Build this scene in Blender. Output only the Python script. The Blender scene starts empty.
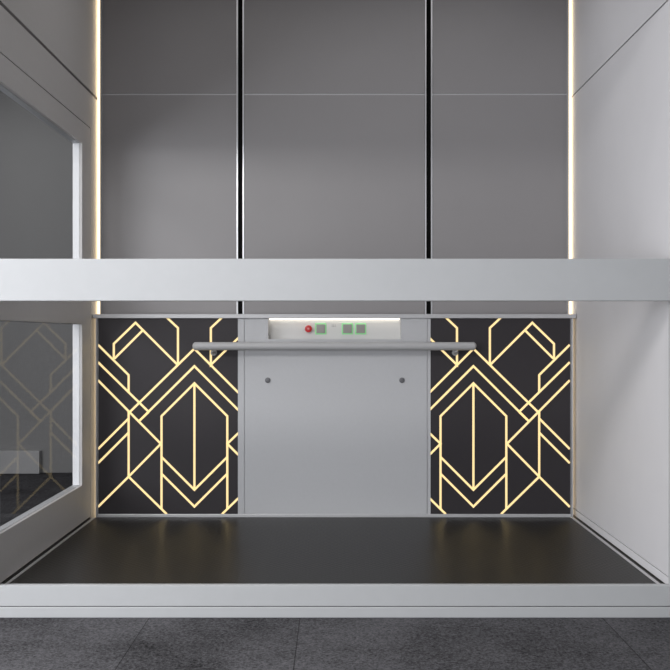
import bpy, bmesh, math
from mathutils import Vector, Matrix

scene = bpy.context.scene
COL = scene.collection
PI = math.pi

# ------------------------------------------------------------------ materials
def new_mat(name):
    m = bpy.data.materials.new(name)
    m.use_nodes = True
    nt = m.node_tree
    b = nt.nodes['Principled BSDF']
    return m, nt, b

def paint(name, col, rough=0.45, metal=0.0, spec=0.5, var=0.03, bump=0.02, scale=60.0):
    m, nt, b = new_mat(name)
    N, L = nt.nodes, nt.links
    tc = N.new('ShaderNodeTexCoord')
    nz = N.new('ShaderNodeTexNoise'); nz.inputs['Scale'].default_value = scale; nz.inputs['Detail'].default_value = 3
    L.new(tc.outputs['Object'], nz.inputs['Vector'])
    mp = N.new('ShaderNodeMapRange')
    mp.inputs['To Min'].default_value = 1 - var; mp.inputs['To Max'].default_value = 1 + var
    L.new(nz.outputs['Fac'], mp.inputs['Value'])
    mx = N.new('ShaderNodeVectorMath'); mx.operation = 'SCALE'
    mx.inputs[0].default_value = col[:3]
    L.new(mp.outputs['Result'], mx.inputs['Scale'])
    L.new(mx.outputs['Vector'], b.inputs['Base Color'])
    b.inputs['Roughness'].default_value = rough
    b.inputs['Metallic'].default_value = metal
    b.inputs['Specular IOR Level'].default_value = spec
    if bump > 0:
        bp = N.new('ShaderNodeBump'); bp.inputs['Strength'].default_value = bump; bp.inputs['Distance'].default_value = 0.001
        L.new(nz.outputs['Fac'], bp.inputs['Height']); L.new(bp.outputs['Normal'], b.inputs['Normal'])
    return m

def glow(name, col, strength):
    m, nt, b = new_mat(name)
    b.inputs['Base Color'].default_value = (*col, 1)
    b.inputs['Emission Color'].default_value = (*col, 1)
    b.inputs['Emission Strength'].default_value = strength
    b.inputs['Roughness'].default_value = 0.5
    return m

def glass_mat(name, tint, refl):
    m = bpy.data.materials.new(name); m.use_nodes = True
    nt = m.node_tree; N, L = nt.nodes, nt.links
    N.remove(N['Principled BSDF'])
    out = N['Material Output']
    tr = N.new('ShaderNodeBsdfTransparent'); tr.inputs['Color'].default_value = (*tint, 1)
    gl = N.new('ShaderNodeBsdfGlossy'); gl.inputs['Roughness'].default_value = 0.0
    gl.inputs['Color'].default_value = (1, 1, 1, 1)
    lw = N.new('ShaderNodeLayerWeight'); lw.inputs['Blend'].default_value = 0.25
    mr = N.new('ShaderNodeMapRange'); mr.inputs['To Min'].default_value = refl * 0.5; mr.inputs['To Max'].default_value = refl
    L.new(lw.outputs['Facing'], mr.inputs['Value'])
    mx = N.new('ShaderNodeMixShader')
    L.new(mr.outputs['Result'], mx.inputs['Fac'])
    L.new(tr.outputs[0], mx.inputs[1]); L.new(gl.outputs[0], mx.inputs[2])
    L.new(mx.outputs[0], out.inputs['Surface'])
    return m

def carpet_mat():
    m, nt, b = new_mat('grey_carpet_tiles')
    N, L = nt.nodes, nt.links
    tc = N.new('ShaderNodeTexCoord')
    def noise(s, d=4, r=0.6):
        n = N.new('ShaderNodeTexNoise'); n.inputs['Scale'].default_value = s; n.inputs['Detail'].default_value = d
        n.inputs['Roughness'].default_value = r
        L.new(tc.outputs['Object'], n.inputs['Vector']); return n
    def math_(op, a, bb=None):
        n = N.new('ShaderNodeMath'); n.operation = op
        for i, v in enumerate((a, bb)):
            if v is None: continue
            if isinstance(v, (int, float)): n.inputs[i].default_value = v
            else: L.new(v, n.inputs[i])
        return n.outputs[0]
    sep = N.new('ShaderNodeSeparateXYZ'); L.new(tc.outputs['Object'], sep.inputs[0])
    seam, tone = 0.0, 0.0
    for sx, step in ((-1.83, -0.05), (-0.692, -0.10), (-0.128, 0.07), (1.003, 0.12), (2.14, -0.1)):   # broad carpet widths
        dx = math_('SUBTRACT', sep.outputs['X'], sx)
        seam = math_('ADD', seam, math_('LESS_THAN', math_('ABSOLUTE', dx), 0.0018))
        tone = math_('ADD', tone, math_('MULTIPLY', math_('GREATER_THAN', dx, 0.0), step))
    big, mid, fine = noise(2.2, 6, 0.65), noise(30, 6, 0.9), noise(90, 3, 0.9)
    v = math_('ADD', math_('MULTIPLY', math_('SUBTRACT', big.outputs['Fac'], 0.5), 1.9), 1.0)
    v = math_('ADD', v, math_('MULTIPLY', math_('SUBTRACT', mid.outputs['Fac'], 0.5), 1.8))
    v = math_('ADD', v, math_('MULTIPLY', math_('SUBTRACT', fine.outputs['Fac'], 0.5), 3.6))
    v = math_('ADD', v, tone)
    v = math_('MULTIPLY', v, math_('SUBTRACT', 1.0, math_('MULTIPLY', seam, 0.6)))
    v = math_('MAXIMUM', v, 0.1)
    sc = N.new('ShaderNodeVectorMath'); sc.operation = 'SCALE'; sc.inputs[0].default_value = CARPET
    L.new(v, sc.inputs['Scale']); L.new(sc.outputs['Vector'], b.inputs['Base Color'])
    b.inputs['Roughness'].default_value = 0.95; b.inputs['Specular IOR Level'].default_value = 0.1
    bp = N.new('ShaderNodeBump'); bp.inputs['Strength'].default_value = 0.5; bp.inputs['Distance'].default_value = 0.003
    L.new(math_('ADD', fine.outputs['Fac'], math_('MULTIPLY', seam, -1.0)), bp.inputs['Height'])
    L.new(bp.outputs['Normal'], b.inputs['Normal'])
    return m

def deck_mat():
    m, nt, b = new_mat('dark_studded_rubber')
    N, L = nt.nodes, nt.links
    tc = N.new('ShaderNodeTexCoord')
    def math_(op, a, bb=None):
        n = N.new('ShaderNodeMath'); n.operation = op
        for i, v in enumerate((a, bb)):
            if v is None: continue
            if isinstance(v, (int, float)): n.inputs[i].default_value = v
            else: L.new(v, n.inputs[i])
        return n.outputs[0]
    sep = N.new('ShaderNodeSeparateXYZ'); L.new(tc.outputs['Object'], sep.inputs[0])
    k = 2 * PI / 0.032
    sx = math_('SINE', math_('MULTIPLY', sep.outputs['X'], k))
    sy = math_('SINE', math_('MULTIPLY', sep.outputs['Y'], k))
    d = math_('MULTIPLY', sx, sy)
    d = math_('MINIMUM', math_('MAXIMUM', math_('MULTIPLY', math_('SUBTRACT', d, 0.25), 3.0), 0.0), 1.0)
    nz = N.new('ShaderNodeTexNoise'); nz.inputs['Scale'].default_value = 5; nz.inputs['Detail'].default_value = 5
    L.new(tc.outputs['Object'], nz.inputs['Vector'])
    bp = N.new('ShaderNodeBump'); bp.inputs['Strength'].default_value = 0.7; bp.inputs['Distance'].default_value = 0.001
    L.new(d, bp.inputs['Height']); L.new(bp.outputs['Normal'], b.inputs['Normal'])
    v = math_('ADD', math_('MULTIPLY', nz.outputs['Fac'], 0.3), 0.85)
    v = math_('ADD', v, math_('MULTIPLY', d, 0.8))
    sc = N.new('ShaderNodeVectorMath'); sc.operation = 'SCALE'; sc.inputs[0].default_value = DECK
    L.new(v, sc.inputs['Scale']); L.new(sc.outputs['Vector'], b.inputs['Base Color'])
    b.inputs['Roughness'].default_value = 0.34; b.inputs['Specular IOR Level'].default_value = 0.1
    return m

CARPET = (0.070, 0.069, 0.075)
DECK = (0.0165, 0.0158, 0.0154)
M = {}
M['grey'] = paint('grey_painted_steel', (0.50, 0.505, 0.525), 0.42)
M['trim'] = paint('pale_aluminium_trim', (0.56, 0.56, 0.58), 0.35, metal=0.3)
M['bar'] = paint('silver_grey_beam_paint', (0.43, 0.44, 0.455), 0.4, scale=20)
M['wall'] = paint('light_grey_shaft_panel', (0.62, 0.612, 0.632), 0.5, scale=6, bump=0.0)
M['backpanel'] = paint('mid_grey_satin_panel', (0.282, 0.271, 0.277), 0.42, scale=4, bump=0.0)
M['door'] = paint('warm_grey_door_paint', (0.55, 0.535, 0.53), 0.4)
M['white'] = paint('white_frame_lit_rebate', (0.92, 0.92, 0.94), 0.5, bump=0)  # window frames; on the door rebate the white stands for light
M['black'] = paint('black_channel', (0.004, 0.004, 0.004), 0.6, spec=0.05, bump=0)
M['gap'] = paint('dark_shadow_gap', (0.055, 0.053, 0.052), 0.7, bump=0)
M['silver'] = paint('bright_silver_edge', (0.72, 0.72, 0.75), 0.33, metal=0.75, bump=0)
M['charcoal'] = paint('charcoal_laminate', (0.035, 0.031, 0.035), 0.5, spec=0.3, bump=0.01)
M['gold'] = glow('warm_gold_backlight', (1.0, 0.765, 0.37), 0.98)
M['gold'].node_tree.nodes['Principled BSDF'].inputs['Base Color'].default_value = (0.25, 0.2, 0.1, 1)
M['led'] = glow('warm_white_led', (1.0, 0.81, 0.54), 1.7)
M['cled'] = glow('neutral_white_led', (1.0, 0.93, 0.82), 2.5)
M['green'] = glow('green_ring_light', (0.22, 0.55, 0.25), 0.35)
M['red'] = paint('red_button_plastic', (0.55, 0.02, 0.025), 0.3, bump=0)
M['pink'] = paint('pale_red_mark', (0.75, 0.3, 0.3), 0.4, bump=0)
M['key'] = paint('brushed_button_metal', (0.3, 0.29, 0.28), 0.4, metal=0.4, bump=0.05, scale=900)
M['screw'] = paint('dark_grey_screw', (0.14, 0.14, 0.15), 0.4, metal=0.3, bump=0)
M['rail'] = paint('satin_grey_rail', (0.44, 0.44, 0.45), 0.5)
M['glass'] = glass_mat('tinted_door_glass', (0.9, 0.905, 0.91), 0.035)
M['carpet'] = carpet_mat()
M['deck'] = deck_mat()
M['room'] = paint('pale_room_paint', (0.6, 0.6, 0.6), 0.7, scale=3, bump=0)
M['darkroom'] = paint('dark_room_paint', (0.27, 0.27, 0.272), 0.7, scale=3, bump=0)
M['plinth'] = paint('pale_plinth_paint', (0.45, 0.45, 0.46), 0.6, bump=0)

# ------------------------------------------------------------------ geometry helpers
def bm_box(bm, x0, x1, y0, y1, z0, z1, bev=0.0, mat=0):
    t = bmesh.new()
    bmesh.ops.create_cube(t, size=1.0)
    for v in t.verts:
        v.co = Vector(((x0 + x1) / 2 + v.co.x * (x1 - x0), (y0 + y1) / 2 + v.co.y * (y1 - y0), (z0 + z1) / 2 + v.co.z * (z1 - z0)))
    if bev > 0:
        bmesh.ops.bevel(t, geom=list(t.edges), offset=bev, segments=2, affect='EDGES', profile=0.5)
    for f in t.faces: f.material_index = mat
    me = bpy.data.meshes.new('tmp'); t.to_mesh(me); t.free()
    bm.from_mesh(me); bpy.data.meshes.remove(me)

def bm_cyl(bm, c, axis, r, length, seg=24, bev=0.0, mat=0):
    t = bmesh.new()
    bmesh.ops.create_cone(t, cap_ends=True, segments=seg, radius1=r, radius2=r, depth=length)
    if bev > 0:
        es = [e for e in t.edges if any(len(f.verts) > 4 for f in e.link_faces)]
        bmesh.ops.bevel(t, geom=es, offset=bev, segments=3, affect='EDGES', profile=0.5)
    rot = Vector((0, 0, 1)).rotation_difference(Vector(axis)).to_matrix().to_4x4()
    bmesh.ops.transform(t, matrix=Matrix.Translation(c) @ rot, verts=t.verts)
    for f in t.faces: f.material_index = mat; f.smooth = True
    me = bpy.data.meshes.new('tmp'); t.to_mesh(me); t.free()
    bm.from_mesh(me); bpy.data.meshes.remove(me)

def bm_tube(bm, pts, r, seg=20, mat=0):
    """sweep a circle along points; end caps domed by the radii given per point"""
    rings = []
    n = len(pts)
    rr = r if isinstance(r, (list, tuple)) else [r] * n
    for i, p in enumerate(pts):
        p = Vector(p)
        d = (Vector(pts[min(i + 1, n - 1)]) - Vector(pts[max(i - 1, 0)])).normalized()
        a = d.cross(Vector((0.0, 1.0, 0.0)) if abs(d.y) < 0.9 else Vector((1.0, 0, 0))).normalized()
        b2 = d.cross(a)
        rings.append([bm.verts.new(p + rr[i] * (math.cos(2 * PI * k / seg) * a + math.sin(2 * PI * k / seg) * b2)) for k in range(seg)])
    for i in range(n - 1):
        for k in range(seg):
            f = bm.faces.new((rings[i][k], rings[i][(k + 1) % seg], rings[i + 1][(k + 1) % seg], rings[i + 1][k]))
            f.smooth = True; f.material_index = mat
    for rg in (rings[0], rings[-1]):
        f = bm.faces.new(rg); f.material_index = mat
    bmesh.ops.recalc_face_normals(bm, faces=bm.faces)

def obj(name, bm, mats, parent=None, origin=None):
    me = bpy.data.meshes.new(name)
    if origin is not None:
        bmesh.ops.translate(bm, vec=-Vector(origin), verts=bm.verts)
    bm.to_mesh(me); bm.free()
    for m in (mats if isinstance(mats, (list, tuple)) else [mats]): me.materials.append(m)
    o = bpy.data.objects.new(name, me); COL.objects.link(o)
    if origin is not None: o.location = origin
    if parent is not None: 
        o.parent = parent
    return o

def box(name, b, mat, parent=None, bev=0.0):
    bm = bmesh.new(); bm_box(bm, *b, bev=bev)
    return obj(name, bm, mat, parent)

def boxes(name, bl, mat, parent=None, bev=0.0):
    bm = bmesh.new()
    for b in bl: bm_box(bm, *b, bev=bev)
    return obj(name, bm, mat, parent)

def tag(o, label=None, cat=None, group=None, kind=None):
    if label: o['label'] = label
    if cat: o['category'] = cat
    if group: o['group'] = group
    if kind: o['kind'] = kind
    return o

def structure(o): o['kind'] = 'structure'; return o

def empty(name):
    o = bpy.data.objects.new(name, None); COL.objects.link(o)
    o.empty_display_size = 0.1
    return o

# ------------------------------------------------------------------ dimensions (metres; camera looks along +Y)
EYE = 0.96
CF = -0.098            # carpet level
YC = 5.14              # console face
YB = 5.24              # face of the shaft's back wall
WX = 1.275             # inner faces of the side walls
YF = 3.65              # front face of the threshold
TOP = 3.0

# ------------------------------------------------------------------ room shell
structure(box('floor', (-3.6, 3.2, -3.2, 7.5, CF - 0.1, CF), M['carpet']))
structure(box('ceiling', (-3.6, 3.2, -3.2, 7.5, TOP, TOP + 0.1), M['room']))
structure(boxes('wall_rear', [(-3.6, -3.1, -3.3, -3.2, CF, TOP), (-0.1, 3.2, -3.3, -3.2, CF, TOP),
                              (-3.1, -0.1, -3.3, -3.2, CF, 0.0), (-3.1, -0.1, -3.3, -3.2, 2.5, TOP)], M['room']))
structure(boxes('fill_window', [(-3.1, -3.0, -3.28, -3.22, 0.0, 2.5), (-0.2, -0.1, -3.28, -3.22, 0.0, 2.5),
                             (-3.0, -0.2, -3.28, -3.22, 0.0, 0.08), (-3.0, -0.2, -3.28, -3.22, 2.42, 2.5)], M['white']))  # unseen window frame, added around the rear fill light
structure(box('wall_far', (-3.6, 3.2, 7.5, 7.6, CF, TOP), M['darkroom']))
structure(box('wall_east', (3.2, 3.3, -3.2, 7.5, CF, TOP), M['room']))
# west wall, with a big window in front of the lift
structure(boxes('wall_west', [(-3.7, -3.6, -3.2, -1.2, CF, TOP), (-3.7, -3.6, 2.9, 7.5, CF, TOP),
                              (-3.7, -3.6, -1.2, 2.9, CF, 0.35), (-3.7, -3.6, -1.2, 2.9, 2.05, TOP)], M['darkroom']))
structure(boxes('window_1', [(-3.68, -3.62, -1.2, -1.14, 0.35, 2.05), (-3.68, -3.62, 2.84, 2.9, 0.35, 2.05),
                             (-3.68, -3.62, -1.14, 2.84, 0.35, 0.4), (-3.68, -3.62, -1.14, 2.84, 2.0, 2.05),
                             (-3.68, -3.62, 0.82, 0.88, 0.4, 2.0)], M['white']))

# ------------------------------------------------------------------ shaft
XG = 0.506
# back wall: three bays of two stacked panels
GAP = 0.021
bays = [(-1.252, -XG - GAP), (-XG + GAP, XG - GAP), (XG + GAP, 1.252)]
SEAM = 2.254
structure(box('wall_back', (-1.32, 1.32, YB + 0.03, YB + 0.1, CF, TOP), M['gap']))
for i, (a, b) in enumerate(bays):
    structure(boxes('wall_back_panel', [(a, b, YB, YB + 0.03, CF + 0.05, SEAM - 0.004), (a, b, YB, YB + 0.03, SEAM + 0.004, TOP)], M['backpanel'], bev=0.0015))
    structure(box('trim_1' if i == 0 else 'trim_%d' % (i + 1), (a, b, YB + 0.004, YB + 0.03, SEAM - 0.004, SEAM + 0.004), M['trim']))
for s, lab in ((-1, 'left'), (1, 'right')):
    g = empty('guide_channel'); g.location = (0, 0, 0)
    tag(g, 'black vertical channel with silver edges on the back wall, %s of the two' % lab, 'guide rail', 'black channels on the back wall')
    x = s * XG
    box('channel_core', (x - 0.0122, x + 0.0122, YB + 0.006, YB + 0.029, CF, TOP), M['black'], g)
    for t in (-1, 1):
        box('silver_edge', (x + t * 0.0163 - 0.0038, x + t * 0.0163 + 0.0038, YB - 0.004, YB + 0.029, CF, TOP), M['silver'], g)
    # warm LED strip in the corner
    l = empty('led_strip')
    tag(l, 'warm white glowing vertical light strip in the %s back corner of the shaft' % lab, 'light strip', 'corner light strips')
    xa, xb = (1.2515, 1.269) if s > 0 else (-1.269, -1.2515)
    box('light_diffuser', (xa + (0.0 if s < 0 else 0.002), xb - (0.002 if s < 0 else 0.0), YB - 0.02, YB + 0.012, CF + 0.05, TOP), M['led'], l)
    xe = s * 1.251
    box('profile_edge', (xe - 0.003, xe + 0.003, YB - 0.022, YB + 0.012, CF + 0.05, TOP), M['rail'], l)

# right wall of the shaft
structure(boxes('wall_right', [(WX, WX + 0.05, YF, YB + 0.1, 0.039, 2.236), (WX, WX + 0.05, YF, YB + 0.1, 2.243, TOP)], M['wall']))
structure(box('trim_6', (WX + 0.008, WX + 0.05, YF, YB + 0.1, CF, 0.039), M['gap']))
structure(box('trim_4', (WX + 0.006, WX + 0.05, YF, YB + 0.1, 2.236, 2.243), M['gap']))
structure(box('baseboard_right', (WX, WX + 0.008, YF, YB, 0.002, 0.0345), M['wall'], bev=0.001))
# left wall of the shaft: upper panel, door surround
structure(boxes('wall_left', [(-WX - 0.05, -WX, YF, YB + 0.1, 2.237, TOP),
                              (-WX - 0.05, -WX, YF, YB + 0.1, 2.043, 2.222),
                              (-WX - 0.05, -WX, 5.098, YB + 0.1, CF, 2.043)], M['door']))
structure(box('trim_5', (-WX - 0.05, -WX - 0.014, YF, YB + 0.1, 2.222, 2.237), M['gap']))
# header of the opening above the frame of view
structure(box('trim_7', (-WX - 0.05, -WX, YF, 5.098, CF, 0.006), M['gap']))  # strip under the door, added to stop light leaking through
structure(box('wall_front', (-1.5, 1.5, 3.53, 3.63, 2.3, TOP), M['room']))

# glazed door in the left wall
d = structure(empty('door_1'))
XA, XB = -WX - 0.048, -WX
Y0, Y1 = YF, 5.093
ys = 4.93
box('stile', (XA, XB, ys, Y1, 0.012, 2.038), M['door'], d, bev=0.001)
box('stile', (XA, XB, Y0, 3.695, 0.012, 2.038), M['door'], d, bev=0.001)
box('top_rail', (XA, XB, 3.695, ys, 1.93, 2.038), M['door'], d, bev=0.001)
box('middle_rail', (XA, XB, 3.695, ys, 1.016, 1.131), M['door'], d, bev=0.001)
box('bottom_rail', (XA, XB, 3.695, ys, 0.012, 0.2), M['door'], d, bev=0.001)
for z0, z1 in ((1.131, 1.93), (0.2, 1.016)):
    box('glass_pane', (XB - 0.0145, XB - 0.0125, 3.695, ys, z0, z1), M['glass'], d)
    t = 0.0015
    p = box('glazing_rebate', (XA + 0.0005, XB - 0.015, ys - t, ys, z0, z1), M['white'], d)  # front light on the reveal put into its white colour
    p['label'] = 'rebate beside the glass, its bright light put into a white colour'
    boxes('glazing_bead', [(XA + 0.0005, XB - 0.015, 3.695, ys - t, z1 - t, z1), (XA + 0.0005, XB - 0.015, 3.695, ys - t, z0, z0 + t)], M['grey'], d)

# ------------------------------------------------------------------ lift platform
pf = empty('lift_platform'); pf.location = (0, 0, 0)
tag(pf, 'dark studded rubber lift platform floor in front of the grey console', 'platform')
box('deck', (-1.255, 1.243, YF + 0.03, YC + 0.05, CF + 0.002, 0.0), M['deck'], pf)
for s in (-1, 1):
    xs = sorted((s * 1.243, s * 1.255)) if s > 0 else [-1.267, -1.255]
    box('edge_trim', (xs[0], xs[1], YF + 0.03, YC - 0.02, CF + 0.002, 0.004), M['trim'], pf, bev=0.001)
    xs = sorted((s * 1.255, s * 1.2745)) if s > 0 else [-1.2745, -1.267]
    box('edge_gap', (xs[0], xs[1], YF + 0.03, YC - 0.02, CF + 0.002, -0.004), M['gap'], pf)

# ------------------------------------------------------------------ threshold and crossbar
th = empty('threshold_sill')
tag(th, 'pale grey metal threshold along the front edge of the platform above the carpet', 'threshold')
box('sill_face', (-1.274, 1.274, YF, YF + 0.03, -0.055, 0.022), M['bar'], th, bev=0.0015)
box('groove', (-1.274, 1.274, YF + 0.006, YF + 0.03, -0.058, -0.055), M['gap'], th)
box('kick_strip', (-1.274, 1.274, YF - 0.002, YF + 0.03, CF + 0.0005, -0.058), M['bar'], th, bev=0.0015)
cbr = empty('crossbar')
box('bar', (-1.2745, 1.2745, YF - 0.02, YF + 0.02, 1.087, 1.244), M['bar'], cbr, bev=0.0025)
for s in (-1, 1):
    xs = sorted((s * 1.258, s * 1.274))
    box('end_post', (xs[0], xs[1], YF, YF + 0.02, 0.0225, 1.0865), M['bar'], cbr)
tag(cbr, 'wide pale grey metal bar crossing the whole lift opening at chest height', 'crossbar')

# ------------------------------------------------------------------ console
co = empty('control_console')
tag(co, 'grey waist-high lift console with two glowing gold patterned dark panels and handrail', 'lift console')
YK = YB - 0.024    # back of console
RX0, RX1, RZ0, RZ1 = -0.349, 0.349, 0.938, 1.048
boxes('body', [(-1.25, -0.51, YC + 0.002, YK, 0.018, 1.046), (0.51, 1.25, YC + 0.002, YK, 0.018, 1.046),
               (-0.51, 0.51, YC + 0.002, YK, 0.018, RZ0 - 0.003), (-0.51, RX0 - 0.003, YC + 0.002, YK, RZ0 - 0.003, 1.046),
               (RX1 + 0.003, 0.51, YC + 0.002, YK, RZ0 - 0.003, 1.046), (RX0 - 0.003, RX1 + 0.003, YC + 0.075, YK, RZ0 - 0.003, 1.046)], M['grey'], co)
box('top_rail', (-1.27, 1.27, YC - 0.018, YK, 1.048, 1.07), M['trim'], co, bev=0.002)
box('base_rail', (-1.247, 1.247, YC - 0.012, YC + 0.002, 0.0005, 0.018), M['trim'], co, bev=0.002)
for s in (-1, 1):
    xs = sorted((s * 1.2485, s * 1.2555))
    box('side_post', (xs[0], xs[1], YC - 0.014, YK, 0.0005, 1.0475), M['trim'], co, bev=0.002)

# centre panel round the recess
cp = boxes('centre_panel', [(-0.473, 0.487, YC - 0.008, YC + 0.002, 0.0185, RZ0), (-0.473, RX0, YC - 0.008, YC + 0.002, RZ0, 1.0475),
                            (RX1, 0.487, YC - 0.008, YC + 0.002, RZ0, 1.0475)], M['grey'], co)
box('cover_strip', (-0.508, -0.4755, YC - 0.007, YC + 0.002, 0.0185, 1.0475), M['grey'], cp)
box('cover_strip', (0.4895, 0.506, YC - 0.007, YC + 0.002, 0.0185, 1.0475), M['grey'], cp)
for x in (-0.351, 0.355):
    bm = bmesh.new(); bm_cyl(bm, (x, YC - 0.010, 0.722), (0, 1, 0), 0.0145, 0.007, bev=0.002)
    o = obj('screw_cap', bm, M['screw'], cp); o['label'] = 'dark round screw cap'

# lit recess with buttons
bm = bmesh.new()
YR = YC + 0.06
bm_box(bm, RX0 - 0.003, RX1 + 0.003, YR, YR + 0.012, RZ0 - 0.003, RZ1)
bm_box(bm, RX0 - 0.003, RX0, YC - 0.006, YR, RZ0 - 0.003, RZ1)
bm_box(bm, RX1, RX1 + 0.003, YC - 0.006, YR, RZ0 - 0.003, RZ1)
bm_box(bm, RX0, RX1, YC - 0.006, YR, RZ0 - 0.003, RZ0)
cr = obj('control_recess', bm, M['room'], co)
cr['label'] = 'lit pale recess with lift buttons'
box('recess_light', (RX0 + 0.005, RX1 - 0.005, YC + 0.035, YC + 0.055, 1.041, 1.0475), M['cled'], cr)
zb = 0.96 + (335 - 328.8) * 0.00533
def px(x): return (x - 334.3) * 0.00533
for x in (320.6, 347.2, 360.4):
    bm = bmesh.new(); X = px(x)
    bm_box(bm, X - 0.030, X + 0.030, YR - 0.005, YR, zb - 0.030, zb + 0.030, bev=0.002, mat=0)
    bm_box(bm, X - 0.0235, X + 0.0235, YR - 0.010, YR - 0.004, zb - 0.0235, zb + 0.0235, bev=0.002, mat=1)
    o = obj('floor_button', bm, [M['green'], M['key']], cr); o['label'] = 'square metal button in a green lit ring'
bm = bmesh.new(); X = px(308.4)
bm_cyl(bm, (X, YR - 0.006, zb), (0, 1, 0), 0.014, 0.012)
bm_cyl(bm, (X, YR - 0.018, zb), (0, 1, 0), 0.019, 0.016, bev=0.005)
bm_cyl(bm, (X, YR - 0.0265, zb), (0, 1, 0), 0.006, 0.003, bev=0.001, mat=1)
o = obj('stop_button', bm, [M['red'], M['pink']], cr); o['label'] = 'round red mushroom stop button'
bm = bmesh.new()
for k in range(3):
    for q in range(2):
        bm_cyl(bm, (px(333.5) + (k - 1) * 0.008, YR - 0.0005, zb + 0.012 + q * 0.008), (0, 1, 0), 0.002, 0.002, seg=8)
obj('speaker_holes', bm, M['screw'], cr)

# glowing art panels
S = 0.00527
def zp(x, y, mirror=False):
    """crop coordinates of the left panel -> metres on the console face"""
    X = (x / 3.044 + 90 - 334.0) * S
    Z = EYE + (335 - (y / 3.044 + 305)) * S
    return (-X - 0.0055 if mirror else X), Z
LINES = [
    [(72, 165), (72, 118), (138, 54), (266, 182)], [(74, 163), (160, 77)],
    [(231, 36), (267, 70), (267, 182)], [(403, 36), (367, 70), (367, 182), (451, 100)],
    [(120, 326), (317, 133), (451, 267)], [(150, 352), (317, 186), (451, 320)], [(150, 352), (178, 325)],
    [(217, 622), (217, 338), (317, 238), (417, 338), (417, 622)], [(317, 238), (317, 562)],
    [(217, 462), (317, 562), (417, 462)], [(217, 513), (317, 613), (417, 513)],
    [(24, 121), (117, 213), (117, 266)], [(24, 174), (178, 325)], [(24, 229), (118, 324), (215, 422)],
    [(24, 438), (117, 345)], [(24, 481), (117, 388)], [(117, 324), (117, 522)],
    [(215, 422), (117, 522), (24, 614)], [(117, 522), (233, 636)],
    [(451, 389), (417, 422), (451, 456)], [(401, 636), (451, 587)],
]
def clip_poly(poly, x0, x1, z0, z1):
    def cut(P, inside, inter):
        out = []
        for i in range(len(P)):
            a, b = P[i - 1], P[i]
            if inside(b):
                if not inside(a): out.append(inter(a, b))
                out.append(b)
            elif inside(a): out.append(inter(a, b))
        return out
    def ix(c): return lambda a, b: (c, a[1] + (b[1] - a[1]) * (c - a[0]) / (b[0] - a[0]))
    def iz(c): return lambda a, b: (a[0] + (b[0] - a[0]) * (c - a[1]) / (b[1] - a[1]), c)
    for f, g in ((lambda p: p[0] >= x0, ix(x0)), (lambda p: p[0] <= x1, ix(x1)), (lambda p: p[1] >= z0, iz(z0)), (lambda p: p[1] <= z1, iz(z1))):
        poly = cut(poly, f, g)
        if not poly: return poly
    return poly
def pattern_bm(mirror, x0, x1, z0, z1, w, y):
    bm = bmesh.new()
    h = w / 2
    for ln in LINES:
        P = [Vector(zp(a, b, mirror)) for a, b in ln]
        n = len(P)
        offs = []
        for i in range(n):
            d0 = (P[i] - P[i - 1]).normalized() if i > 0 else None
            d1 = (P[i + 1] - P[i]).normalized() if i < n - 1 else None
            if d0 is None: d0 = d1
            if d1 is None: d1 = d0
            n0 = Vector((-d0.y, d0.x)); n1 = Vector((-d1.y, d1.x))
            mt = (n0 + n1).normalized()
            offs.append(mt * (h / max(0.3, mt.dot(n0))))
        for i in range(n - 1):
            quad = [P[i] + offs[i], P[i + 1] + offs[i + 1], P[i + 1] - offs[i + 1], P[i] - offs[i]]
            q = clip_poly([(v.x, v.y) for v in quad], x0, x1, z0, z1)
            if len(q) < 3: continue
            fr = [bm.verts.new((a, y, b)) for a, b in q]
            bk = [bm.verts.new((a, y + 0.0025, b)) for a, b in q]
            try:
                bm.faces.new(fr); bm.faces.new(bk[::-1])
                for k in range(len(q)):
                    bm.faces.new((fr[k], bk[k], bk[(k + 1) % len(q)], fr[(k + 1) % len(q)]))
            except ValueError: pass
    bmesh.ops.recalc_face_normals(bm, faces=bm.faces)
    return bm
for mir in (False, True):
    xs = sorted((zp(25, 0, mir)[0] + (0.004 if mir else 0), zp(449.5, 0, mir)[0] + (0.004 if mir else 0)))
    z0, z1 = 0.0185, 1.0475
    pn = box('art_panel', (xs[0], xs[1], YC - 0.006, YC + 0.002, z0, z1), M['charcoal'], co)
    pn['label'] = 'dark panel inlaid with glowing gold geometric lines'
    gp = obj('light_pattern', pattern_bm(mir, xs[0], xs[1], z0, z1, 0.0115, YC - 0.0068), M['gold'], pn)
    gp['label'] = 'glowing gold art deco lines'

# handrail
YH = YC - 0.07
zh = EYE - 11.2 * 0.0052
R = 0.0215
bm = bmesh.new()
pts, rad = [], []
L0 = 0.738
for k in range(7):
    a = PI / 2 * k / 6
    pts.append((-L0 + R * (1 - math.sin(a)) * 0.8, YH, zh)); rad.append(max(0.004, R * math.cos(PI / 2 - a) if k else 0.004))
for x in (-0.4, 0, 0.4): pts.append((x, YH, zh)); rad.append(R)
for k in range(6, -1, -1):
    a = PI / 2 * k / 6
    pts.append((L0 - R * (1 - math.sin(a)) * 0.8, YH, zh)); rad.append(max(0.004, R * math.cos(PI / 2 - a) if k else 0.004))
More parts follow.
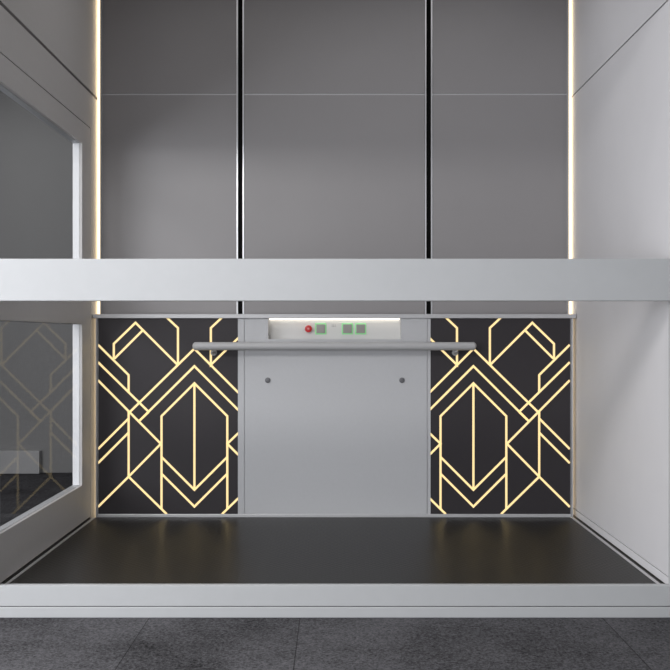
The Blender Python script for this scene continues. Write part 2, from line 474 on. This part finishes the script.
# order the domed ends properly
pts[:7] = sorted(pts[:7], key=lambda p: p[0]); rad[:7] = sorted(rad[:7])
pts[-7:] = sorted(pts[-7:], key=lambda p: p[0]); rad[-7:] = sorted(rad[-7:], reverse=True)
bm_tube(bm, pts, rad, seg=28)
hr = obj('handrail', bm, M['rail'], co)
for s in (-1, 1):
    bm = bmesh.new()
    X = s * 0.635
    bm_cyl(bm, (X, YC - 0.009, zh - 0.034), (0, 1, 0), 0.017, 0.008, bev=0.002)
    bm_tube(bm, [(X, YC - 0.008, zh - 0.034), (X, YC - 0.045, zh - 0.034), (X, YC - 0.062, zh - 0.028), (X, YH, zh - 0.012)], 0.0065, seg=12)
    obj('bracket', bm, M['rail'], hr)

# ------------------------------------------------------------------ beyond the glass
pl = box('plinth', (-3.3, -2.25, 7.43, 7.499, CF + 0.0005, 0.076), M['plinth'], bev=0.004)
tag(pl, 'low pale block standing on the carpet, seen faintly through the left lower glass', 'plinth')

# ------------------------------------------------------------------ lights
def area(name, loc, rot, sx, sy, power, col):
    l = bpy.data.lights.new(name, 'AREA'); l.shape = 'RECTANGLE'; l.size = sx; l.size_y = sy
    l.energy = power; l.color = col
    o = bpy.data.objects.new(name, l); o.location = loc; o.rotation_euler = rot; COL.objects.link(o)
    return o
area('window_daylight', (-3.56, 0.85, 1.2), (0, -PI / 2, 0), 1.6, 4.0, 187, (0.95, 0.97, 1.0))
area('ceiling_lamp', (-1.5, 0.6, 2.97), (0, 0, 0), 1.5, 1.5, 150, (1.0, 0.98, 0.96))
area('rear_fill', (-1.6, -3.12, 1.25), (PI / 2, 0, 0), 2.8, 2.3, 50, (0.97, 0.98, 1.0))  # added frontal fill to lift the dark back wall
area('shaft_fill', (0.0, 4.3, 2.97), (0, 0, 0), 2.2, 1.0, 5.5, (1.0, 0.98, 0.96))  # added fill for the upper shaft, which has no lamp of its own
area('landing_fill', (-2.6, 3.3, 2.97), (0, 0, 0), 0.5, 0.5, 26, (1.0, 0.98, 0.96))  # unseen fill, added to brighten the door rebate and outside carpet
area('far_landing_fill', (-2.4, 6.4, 2.97), (0, 0, 0), 0.5, 0.5, 10, (1.0, 0.98, 0.96))  # unseen wash, added to lighten the far wall behind the glass

w = bpy.data.worlds.new('world'); scene.world = w; w.use_nodes = True
w.node_tree.nodes['Background'].inputs['Color'].default_value = (0.6, 0.65, 0.7, 1)
w.node_tree.nodes['Background'].inputs['Strength'].default_value = 0.3

# ------------------------------------------------------------------ camera
cam = bpy.data.cameras.new('camera'); cam.sensor_width = 36; cam.lens = 975.3 / 670 * 36
cam.clip_start = 0.05
c = bpy.data.objects.new('camera', cam); c.location = (0.003, 0, EYE); c.rotation_euler = (PI / 2, 0, 0)
COL.objects.link(c); scene.camera = c

scene.view_settings.view_transform = 'Standard'
scene.view_settings.look = 'None'
scene.view_settings.gamma = 1
scene.view_settings.use_curve_mapping = False
scene.view_settings.exposure = 0.0
